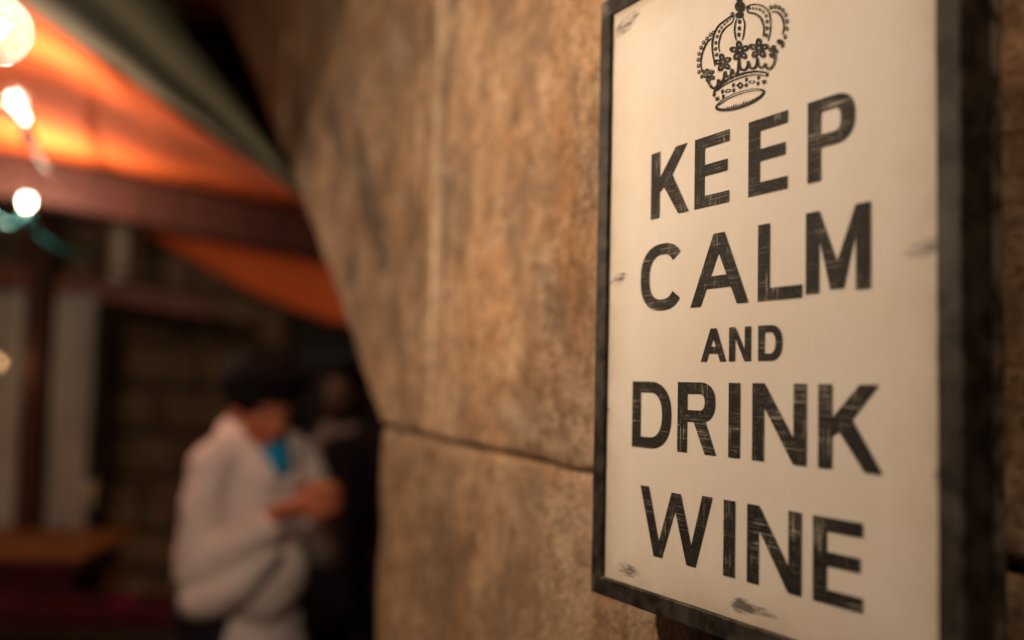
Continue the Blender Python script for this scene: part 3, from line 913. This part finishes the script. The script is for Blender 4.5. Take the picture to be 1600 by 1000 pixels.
o = obj('striped_border', sheet([row_m, [a.lerp(b_, .5) + Vector((0, 0, -.015)) for a, b_ in zip(row_m, row_0)], row_0], 12, 8, .008, 3), MAT['striped_canvas'], canopy, True)
o.location = (0, 0, 0)
md = o.modifiers.new('thick', 'SOLIDIFY'); md.thickness = .003
o = obj('orange_cloth', sheet([row_0, mid, row_1, row_2], 14, 12, .030, 8), MAT['orange_canvas'], canopy, True)
md = o.modifiers.new('thick', 'SOLIDIFY'); md.thickness = .003

# ------------------------------------------------------------------ timber frame of the terrace
bm = bmesh.new()
add_beam(bm, at(-330, 205, 3.5), at(600, 394, 4.45), .12, .18, .01, .002)
tag(obj('timber_beam', bm, MAT['red_brown_timber']), 'thick red-brown timber beam crossing under the orange canopy', 'beam')
RY = 5.15
rl0, rl1 = at(-120, 410, RY - .02), at(330, 482, RY + .35)
bm = bmesh.new()
add_beam(bm, rl0, rl1, .06, .105, .006, .001)
tag(obj('timber_rail', bm, MAT['rail_timber']), 'thinner red-brown timber rail above the grey curtains', 'beam')
def post(px, top_y, depth, w, mat, label, bottom=0.0):
    p = at(px, top_y, depth)
    bm = bmesh.new()
    add_beam(bm, (p.x, p.y, bottom), p, w, w, .006, .0015)
    return tag(obj('timber_post', bm, MAT[mat]), label, 'post')
post(72, 300, 5.02, .10, 'red_brown_timber', 'red-brown timber post standing between the two grey curtains')
pp = at(190, 455, 5.22)
post(192, 338, 5.22, .085, 'pale_timber', 'short pale timber post standing on the rail beside the orange cloth', pp.z + .05)
post(156, 462, 5.5, .10, 'dark_timber', 'dark timber post beside the right edge of the grey curtain')

# ------------------------------------------------------------------ grey curtains
def curtain(xa, xb, depth, ztop, zbot, label, seed, pinch=None):
    c = at((xa + xb) / 2, 600, depth)
    xl, xr = at(xa, 600, depth).x - c.x, at(xb, 600, depth).x - c.x
    root = empty('hanging_curtain', (c.x, depth, 0))
    tag(root, label, 'curtain', 'grey curtains along the terrace rail')
    bm = bmesh.new()
    nu, nv = 60, 30
    g_ = []
    for j in range(nv + 1):
        z = ztop + (zbot - ztop) * j / nv
        row = []
        for i in range(nu + 1):
            t = i / nu
            k = 1.0
            if pinch: k = 1 - .10 * math.exp(-((z - pinch) / .22) ** 2)
            x = (xl + (xr - xl) * t) * k + .008 * noise.noise(Vector((t * 4, z * 2, seed)))
            y = .030 * math.sin(t * math.pi * 2 * 4.2 + .6 * noise.noise(Vector((seed, z * 1.3, t * 2)))) * (.6 + .5 * (1 - (z - zbot) / (ztop - zbot)))
            row.append(bm.verts.new((x, y, z)))
        g_.append(row)
    for a, b_ in zip(g_, g_[1:]):
        for i in range(nu): bm.faces.new((a[i], a[i + 1], b_[i + 1], b_[i]))
    o = obj('cloth', bm, MAT['grey_curtain'], root, True)
    md = o.modifiers.new('thick', 'SOLIDIFY'); md.thickness = .003
    for i in range(5):
        bm = bmesh.new()
        x = xl + (xr - xl) * (i + .5) / 5
        prof = [Vector((x, math.cos(a) * .018, ztop + .012 + math.sin(a) * .018)) for a in [2*math.pi*k/10 for k in range(11)]]
        add_tube(bm, prof, .003, 6)
        obj('ring', bm, MAT['brass'], root, True)
    return root
curtain(-70, 52, 5.3, 1.99, .03, 'grey curtain panel on the side of the red-brown post with the amber bulb', 1)
curtain(80, 142, 5.3, 1.985, .03, 'narrow grey curtain panel between the red-brown post and the dark post', 5, 1.0)
c = at(137, 762, 5.36)
bm = bmesh.new()
for k in range(3):
    add_tube(bm, [c + Vector((math.cos(a) * .045, math.sin(a) * .05 - .02, .012 * k + .006 * math.sin(3 * a))) for a in [2*math.pi*q/16 for q in range(17)]], .011, 8)
add_tube(bm, [c + Vector((.04, -.05, .0)), c + Vector((.042, -.055, -.05)), c + Vector((.04, -.05, -.1))], [.011, .016, .02], 8)
tag(obj('curtain_tie', bm, MAT['pale_cord'], None, True), 'pale cord tied round the edge of the narrow grey curtain', 'curtain tie')

# ------------------------------------------------------------------ courtyard wall at the back
WB = 6.35
back = empty('courtyard_wall', (0, WB, 0))
tag(back, 'dim ochre stone wall in courses at the back of the terrace', 'wall')
DX0, DX1, DZ = -1.42, -.35, 2.25           # doorway
variants = []
for q in range(4):
    bm = bmesh.new()
    nx, nz = 8, 6
    g_ = []
    for j in range(nz + 1):
        row = []
        for i in range(nx + 1):
            x, z = -.5 + i / nx, -.5 + j / nz
            e = min(.5 - abs(x), (.5 - abs(z)))
            y = (.03 if e < .001 else 0) - .018 * noise.fractal(Vector((x * 3 + q * 9, 1, z * 3)), 1, 2, 3)
            row.append(bm.verts.new((x * .985, y, z * .965)))
        g_.append(row)
    for a, b_ in zip(g_, g_[1:]):
        for i in range(nx): bm.faces.new((a[i], a[i + 1], b_[i + 1], b_[i]))
    lp = g_[0][:] + [r[-1] for r in g_[1:]] + g_[-1][-2::-1] + [r[0] for r in g_[-2:0:-1]]
    bk = [bm.verts.new((v.co.x, .1, v.co.z)) for v in lp]
    for i in range(len(lp)): bm.faces.new((lp[(i + 1) % len(lp)], lp[i], bk[i], bk[(i + 1) % len(lp)]))
    me = bpy.data.meshes.new('stone'); bm.to_mesh(me); bm.free()
    me.materials.append(MAT['far_stone'])
    for p in me.polygons: p.use_smooth = True
    variants.append(me)
z = 0.0
cidx = 0
while z < 4.2:
    h = (.30, .26, .34, .28)[cidx % 4]
    x = -5.2 - rnd.random() * .4
    while x < 1.2:
        w = rnd.uniform(.42, .78)
        segs = [(x, x + w)]
        if z < DZ:
            segs = []
            if x < DX0: segs.append((x, min(x + w, DX0)))
            if x + w > DX1: segs.append((max(x, DX1), x + w))
        for xa, xb in segs:
            if xb - xa < .06: continue
            o = bpy.data.objects.new('stone', variants[rnd.randrange(4)])
            scene.collection.objects.link(o); o.parent = back
            o.location = ((xa + xb) / 2, rnd.uniform(-.012, .012), z + h / 2); o.scale = (xb - xa, 1, h)
        x += w
    z += h; cidx += 1
bm = bmesh.new()
add_box(bm, (-5.4, .05, 0), (DX0, .3, z)); add_box(bm, (DX1, .05, 0), (1.3, .3, z)); add_box(bm, (DX0 + .001, .05, DZ + .02), (DX1 - .001, .3, z))
obj('mortar', bm, MAT['mortar'], back)
# dark plank door in the doorway
door = empty('plank_door', ((DX0 + DX1) / 2, WB + .16, 0))
tag(door, 'dark wooden plank door in the courtyard wall behind the two people', 'door')
w = (DX1 - DX0) / 7
for i in range(7):
    bm = bmesh.new()
    xa = DX0 - (DX0 + DX1) / 2 + i * w
    add_box(bm, (xa + .003, 0, .01), (xa + w - .003, .04, DZ), .004)
    obj('plank', bm, MAT['dark_timber'], door)
bm = bmesh.new(); add_box(bm, (DX0 - (DX0 + DX1) / 2, .045, .01), (DX1 - (DX0 + DX1) / 2, .07, DZ)); obj('backing', bm, MAT['dark_timber'], door)
for zc in (.5, 1.7):
    bm = bmesh.new(); add_box(bm, (-.5, -.012, zc - .03), (.5, -.002, zc + .03), .003); obj('strap_hinge', bm, MAT['black_rubber'], door)

# ------------------------------------------------------------------ table with a red cloth, and a chair
tp = at(40, 864, 4.36)
table = empty('wooden_table', (at(150, 850, 4.5).x - .72, 4.72, 0))
tag(table, 'honey-brown wooden table in front of the grey curtains', 'table')
TZ = tp.z
for i in range(5):
    bm = bmesh.new(); add_box(bm, (-.7, -.36 + i * .145, TZ - .035), (.72, -.36 + i * .145 + .142, TZ), .004); obj('top_plank', bm, MAT['honey_wood'], table)
for sx in (-.62, .62):
    for sy in (-.28, .28):
        bm = bmesh.new(); add_beam(bm, (sx, sy, 0), (sx * .97, sy, TZ - .036), .06, .06, .004); obj('leg', bm, MAT['honey_wood'], table)
bm = bmesh.new()
add_beam(bm, (-.6, -.29, TZ - .09), (.6, -.29, TZ - .09), .025, .09, .003); add_beam(bm, (-.6, .29, TZ - .09), (.6, .29, TZ - .09), .025, .09, .003)
obj('apron', bm, MAT['honey_wood'], table)
# dark red runner draped over the table's front
bm = bmesh.new()
prof = [(-.345, TZ - .040), (-.352, TZ - .05), (-.356, TZ - .1), (-.36, TZ - .3), (-.365, TZ - .62)]
rws = []
for yy, zz_ in spline([(0, a, b_) for a, b_ in prof], 4) and [(p.y, p.z) for p in spline([(0, a, b_) for a, b_ in prof], 4)]:
    row = []
    for i in range(41):
        t = i / 40
        x = -.68 + 1.36 * t
        dr = max(0, TZ - .05 - zz_)
        row.append(bm.verts.new((x, yy - .055 * min(1, dr * 3) * (.25 + .5 * math.sin(t * 38 + 1.5 * math.sin(t * 9))), zz_)))
    rws.append(row)
for a, b_ in zip(rws, rws[1:]):
    for i in range(40): bm.faces.new((a[i], a[i + 1], b_[i + 1], b_[i]))
o = obj('table_skirt', bm, MAT['dark_red_cloth'], None, True)
o.location = table.location
md = o.modifiers.new('thick', 'SOLIDIFY'); md.thickness = .002
tag(o, 'dark red cloth hanging in folds from the front of the wooden table', 'table skirt')
# low stool with a dark red seat and a folded magenta napkin on it
sc_ = at(150, 1000, 3.75)
stool = empty('cushioned_bench', (sc_.x - .25, 3.9, 0))
tag(stool, 'low bench with dark red cushions in front of the table', 'bench')
SZ = at(180, 950, 3.8).z - .06
bm = bmesh.new(); add_box(bm, (-.75, -.2, SZ - .04), (.62, .2, SZ), .005); obj('seat_board', bm, MAT['dark_timber'], stool)
for sx in (-.68, .55):
    for sy in (-.15, .15):
        bm = bmesh.new(); add_beam(bm, (sx, sy, 0), (sx, sy, SZ - .041), .05, .05, .004); obj('leg', bm, MAT['honey_wood'], stool)
for xa in (-.72, -.06):
    bm = bmesh.new(); add_box(bm, (xa, -.19, SZ + .001), (xa + .63, .19, SZ + .055), .024, 4); obj('cushion', bm, MAT['dark_red_cloth'], stool, True)
nk = at(186, 936, 3.8)
bm = bmesh.new()
for k in range(4):
    add_box(bm, (-.055 + .003 * k, -.04, .006 * k), (.055 - .002 * k, .04, .006 * k + .0055), .0024, 2)
o = obj('napkin', bm, MAT['magenta_cloth'], None, False); o.location = (nk.x, 3.85, SZ + .0555); o.rotation_euler = (0, 0, .4)
tag(o, 'folded magenta napkin lying on a dark red cushion', 'napkin')

# ------------------------------------------------------------------ people
def cap_(bm, p0, p1, r0, r1, seg=14):
    p0, p1 = Vector(p0), Vector(p1)
    d = p1 - p0; L = d.length or 1e-6
    q = d.to_track_quat('Z', 'Y').to_matrix().to_4x4()
    M = Matrix.Translation(p0) @ q
    prof = [(max(r0 * math.cos(a), .0004), r0 * math.sin(a)) for a in [-math.pi/2 + math.pi/2 * k / 5 for k in range(6)]]
    prof += [(max(r1 * math.cos(a), .0004), L + r1 * math.sin(a)) for a in [math.pi/2 * k / 5 for k in range(6)]]
    add_lathe(bm, prof, seg, M, True, True)
def elp(bm, c, r3, M=None):
    T = (M or Matrix()) @ Matrix.Translation(c) @ Matrix.Diagonal((*r3, 1))
    add_lathe(bm, [(max(math.cos(a), .004), math.sin(a)) for a in [-math.pi/2 + math.pi * k / 12 for k in range(13)]], 20, T, True, True)
def chain(bm, pts, rs):
    for a, b_, ra, rb in zip(pts, pts[1:], rs, rs[1:]): cap_(bm, a, b_, ra, rb)
def skinmesh(name, bm, m, parent, vox=.008, smooth=6, disp=0.0, dscale=.12):
    bmesh.ops.recalc_face_normals(bm, faces=bm.faces)
    o = obj(name, bm, m, parent, True)
    md = o.modifiers.new('remesh', 'REMESH'); md.mode = 'VOXEL'; md.voxel_size = vox; md.use_smooth_shade = True
    md = o.modifiers.new('smooth', 'SMOOTH'); md.factor = .5; md.iterations = smooth
    if disp:
        tx = bpy.data.textures.new('folds', 'CLOUDS'); tx.noise_scale = dscale; tx.noise_depth = 2
        md = o.modifiers.new('folds', 'DISPLACE'); md.texture = tx; md.strength = disp; md.mid_level = .5; md.texture_coords = 'LOCAL'
    return o

def finger(bm, pts, r=.0085): chain(bm, pts, [r, r * .95, r * .88, r * .75][:len(pts)])

def head(bm, M):
    elp(bm, (0, -.012, .025), (.076, .096, .098), M)
    elp(bm, (0, .028, -.04), (.060, .068, .080), M)
    elp(bm, (0, .05, -.092), (.036, .038, .030), M)
    for s in (-1, 1):
        elp(bm, (s * .036, .058, -.028), (.024, .028, .024), M)
        elp(bm, (s * .078, -.008, -.018), (.010, .022, .034), M)
        p = [M @ Vector(v) for v in ((s * .010, .086, .022), (s * .046, .072, .022))]
        cap_(bm, p[0], p[1], .011, .009)
    p = [M @ Vector(v) for v in ((0, .088, .008), (0, .112, -.036))]
    cap_(bm, p[0], p[1], .009, .015)
    for zz_, yy in ((-.066, .090), (-.079, .087)): elp(bm, (0, yy, zz_), (.024, .010, .0055), M)

def eyes(root, M):
    for s in (-1, 1):
        bm = bmesh.new(); elp(bm, (s * .031, .077, .002), (.0125, .0125, .0105), M); e = obj('eye', bm, MAT['eye'], root, True)
        bm = bmesh.new(); elp(bm, (s * .031, .0875, .001), (.0055, .0035, .0055), M); obj('iris', bm, MAT['dark_hair'], e, True)

# --- person in white, bowed over a cup
PX = at(385, 760, 2.98)
p1 = empty('person', (PX.x, 3.0, 0), R(-131))
tag(p1, 'person in a loose white jacket over a blue top, head bowed, hands round a cup', 'person')
HM = Matrix.Translation((.02, .085, 1.472)) @ Matrix.Rotation(R(-18), 4, 'X') @ Matrix.Rotation(R(-6), 4, 'Z')
CUP = Vector((.005, .36, 1.215))
body = bmesh.new()
head(body, HM)
chain(body, [(0, .03, 1.30), (0, .06, 1.38), (0, .085, 1.44)], [.07, .056, .055])
chain(body, [(0, 0, .92), (0, .0, 1.08), (0, .01, 1.22), (0, .02, 1.31)], [.125, .105, .105, .08])
arms = {}
for s in (1, -1):
    sh = Vector((s * .160, .045, 1.295)); el_ = Vector((s * .195, .05, 1.03)) if s > 0 else Vector((-.22, .10, 1.06))
    wr_ = CUP + Vector((s * .075, -.085, -.03))
    arms[s] = (sh, el_, wr_)
    chain(body, [(s * .05, .03, 1.33), sh, el_, wr_], [.055, .05, .042, .027])
    # palm beside the cup, fingers round its far side, thumb on the near side
    pal = CUP + Vector((s * .050, -.012, -.002))
    chain(body, [wr_, CUP + Vector((s * .062, -.045, -.012)), pal], [.025, .027, .022])
    elp(body, tuple(pal), (.016, .036, .040))
    for k, zz_ in enumerate((.032, .011, -.010, -.030)):
        fl = (1.0, 1.12, 1.05, .82)[k]
        pts = [CUP + Vector((s * .047, .015, zz_))]
        for a in (48, 85, 118):
            aa = R(a * fl); rr = .047
            pts.append(CUP + Vector((s * rr * math.cos(aa), rr * math.sin(aa), zz_ + .004 * (a / 48))))
        finger(body, pts, .0088)
    pts = [CUP + Vector((s * .054, -.03, .012)), CUP + Vector((s * .038, -.040, .036)), CUP + Vector((s * .018, -.044, .050))]
    finger(body, pts, .0105)
for s in (1, -1):
    chain(body, [(s * .09, 0, .90), (s * .10, .01, .49), (s * .10, -.02, .09)], [.085, .058, .042])
    chain(body, [(s * .10, -.03, .05), (s * .11, .12, .03)], [.042, .032])
skinmesh('body', body, MAT['skin'], p1, .0055, 3)
eyes(p1, HM)
bm = bmesh.new()
elp(bm, (0, -.034, .052), (.120, .128, .100), HM)
elp(bm, (0, .045, .108), (.10, .068, .034), HM)
for k in range(46):
    a = rnd.uniform(0, 2 * math.pi); e_ = rnd.uniform(.05, 1.2)
    elp(bm, (.114 * math.cos(a) * math.cos(e_), -.03 + .12 * math.sin(a) * math.cos(e_), .055 + .092 * math.sin(e_)), (.022, .024, .016), HM)
skinmesh('hair', bm, MAT['dark_hair'], p1, .007, 3)
jk = bmesh.new()
chain(jk, [(0, -.03, .58), (0, -.02, .70), (0, -.015, .80), (0, .0, .98), (0, .015, 1.12), (0, .035, 1.26), (0, .045, 1.335)], [.215, .205, .185, .158, .148, .138, .09])
for s in (1, -1):
    sh, el_, wr_ = arms[s]
    chain(jk, [(s * .06, .03, 1.345), sh, el_ + Vector((0, 0, -.02)), wr_ + (el_ - wr_) * .16 + Vector((0, 0, -.02))], [.07, .066, .062, .05])
    # loose hanging cloth under the forearm
    if s > 0: chain(jk, [el_ + Vector((0, .02, -.10)), (el_ + wr_) / 2 + Vector((0, 0, -.13)), wr_ + Vector((0, -.05, -.11))], [.058, .058, .04])
    # lapels either side of the neck
    chain(jk, [(s * .075, -.01, 1.40), (s * .085, .07, 1.37), (s * .045, .165, 1.26)], [.028, .028, .020])
elp(jk, (.02, .12, 1.0), (.14, .10, .15))
chain(jk, [(-.075, -.01, 1.40), (0, -.05, 1.42), (.075, -.01, 1.40)], [.03, .032, .03])
skinmesh('jacket', jk, MAT['white_cotton'], p1, .008, 5, .024, .10)
bm = bmesh.new()
elp(bm, (0, .105, 1.335), (.055, .065, .05)); chain(bm, [(0, .125, 1.33), (0, .156, 1.30)], [.04, .034])
skinmesh('blue_top', bm, MAT['blue_cotton'], p1, .008, 3)
bm = bmesh.new()
elp(bm, (0, -.005, .86), (.185, .135, .12))
for s in (1, -1): chain(bm, [(s * .095, 0, .86), (s * .10, .01, .48), (s * .10, -.02, .09)], [.115, .085, .075])
skinmesh('trousers', bm, MAT['dark_denim'], p1, .012, 4, .02, .1)
for s in (1, -1):
    bm = bmesh.new(); chain(bm, [(s * .10, -.045, .05), (s * .105, .05, .045), (s * .112, .15, .035)], [.052, .048, .038]); skinmesh('shoe', bm, MAT['leather'], p1, .008, 4)
# the cup between the hands
bm = bmesh.new()
add_lathe(bm, [(.0005, -.045), (.028, -.045), (.033, -.02), (.037, .02), (.039, .055), (.036, .055), (.033, .015), (.028, -.035), (.0005, -.038)], 28)
cup = obj('cup', bm, MAT['terracotta'], None, True)
cup.matrix_world = Matrix.Translation((PX.x, 3.0, 0)) @ Matrix.Rotation(R(-131), 4, 'Z') @ Matrix.Translation(CUP)
tag(cup, 'terracotta cup held between the hands of the person in white', 'cup')

# --- person in dark clothes with a grey scarf, behind in the doorway
Q = at(538, 612, 4.2)
p2 = empty('person', (Q.x + .02, 4.25, 0), R(-204))
tag(p2, 'person in dark clothes with a grey scarf, standing in the shade behind the stone pier', 'person')
hz = Q.z
HM2 = Matrix.Translation((0, .05, hz)) @ Matrix.Rotation(R(-8), 4, 'X')
body = bmesh.new()
head(body, HM2)
nz_ = hz - .18
chain(body, [(0, -.01, nz_ - .04), (0, .01, nz_ + .04), (0, .03, hz - .06)], [.07, .055, .054])
chain(body, [(0, 0, .90), (0, .0, 1.08), (0, .0, nz_ - .08)], [.13, .115, .12])
h2 = {}
for s in (1, -1):
    sh = Vector((s * .18, 0, nz_ - .04)); el_ = Vector((s * .235, -.02, nz_ - .31)); wr_ = Vector((s * .23, .06, nz_ - .53))
    h2[s] = (sh, el_, wr_)
    chain(body, [(s * .05, 0, nz_ - .03), sh, el_, wr_], [.06, .052, .04, .026])
    pm = wr_ + Vector((0, .015, -.06))
    chain(body, [wr_, pm], [.024, .026])
    elp(body, tuple(pm + Vector((0, 0, -.01))), (.016, .036, .042))
    for k, yy in enumerate((.030, .010, -.010, -.028)):
        ln = (.072, .08, .074, .058)[k]
        b0 = pm + Vector((0, yy, -.04))
        finger(body, [b0, b0 + Vector((-s * .008, .004, -ln * .45)), b0 + Vector((-s * .022, .006, -ln * .8)), b0 + Vector((-s * .034, .006, -ln))], .0082)
    finger(body, [pm + Vector((0, .03, .015)), pm + Vector((-s * .012, .055, -.015)), pm + Vector((-s * .02, .06, -.045))], .0098)
    chain(body, [(s * .09, 0, .88), (s * .10, .01, .48), (s * .10, -.02, .09)], [.082, .056, .042])
    chain(body, [(s * .10, -.03, .05), (s * .11, .12, .03)], [.042, .032])
skinmesh('body', body, MAT['shaded_skin'], p2, .006, 3)
eyes(p2, HM2)
bm = bmesh.new()
elp(bm, (0, -.032, .045), (.09, .10, .096), HM2); elp(bm, (0, -.07, -.03), (.078, .055, .09), HM2); elp(bm, (0, .045, .095), (.07, .05, .03), HM2)
skinmesh('hair', bm, MAT['dark_hair'], p2, .008, 4)
jk = bmesh.new()
chain(jk, [(0, 0, .62), (0, 0, .9), (0, 0, 1.1), (0, 0, nz_ - .08), (0, 0, nz_)], [.19, .175, .16, .155, .08])
for s in (1, -1):
    sh, el_, wr_ = h2[s]
    chain(jk, [(s * .06, 0, nz_ - .02), sh, el_, wr_], [.075, .075, .062, .05])
skinmesh('coat', jk, MAT['black_wool'], p2, .010, 4, .02, .12)
bm = bmesh.new()
chain(bm, [(-.07, -.03, nz_ + .03), (-.06, .07, nz_ + .02), (.0, .10, nz_ + .0), (.065, .07, nz_ + .02), (.07, -.03, nz_ + .03), (0, -.08, nz_ + .035), (-.07, -.03, nz_ + .03)], [.034] * 7)
chain(bm, [(.03, .11, nz_), (.10, .165, nz_ - .10), (.13, .165, nz_ - .24)], [.036, .04, .036])
skinmesh('scarf', bm, MAT['grey_scarf'], p2, .008, 4, .012, .05)
bm = bmesh.new()
for s in (1, -1): chain(bm, [(s * .095, 0, .84), (s * .10, .01, .48), (s * .10, -.02, .09)], [.105, .08, .07])
skinmesh('trousers', bm, MAT['dark_denim'], p2, .012, 4)
for s in (1, -1):
    bm = bmesh.new(); chain(bm, [(s * .10, -.045, .05), (s * .105, .05, .045), (s * .112, .15, .035)], [.052, .048, .038]); skinmesh('shoe', bm, MAT['leather'], p2, .008, 4)
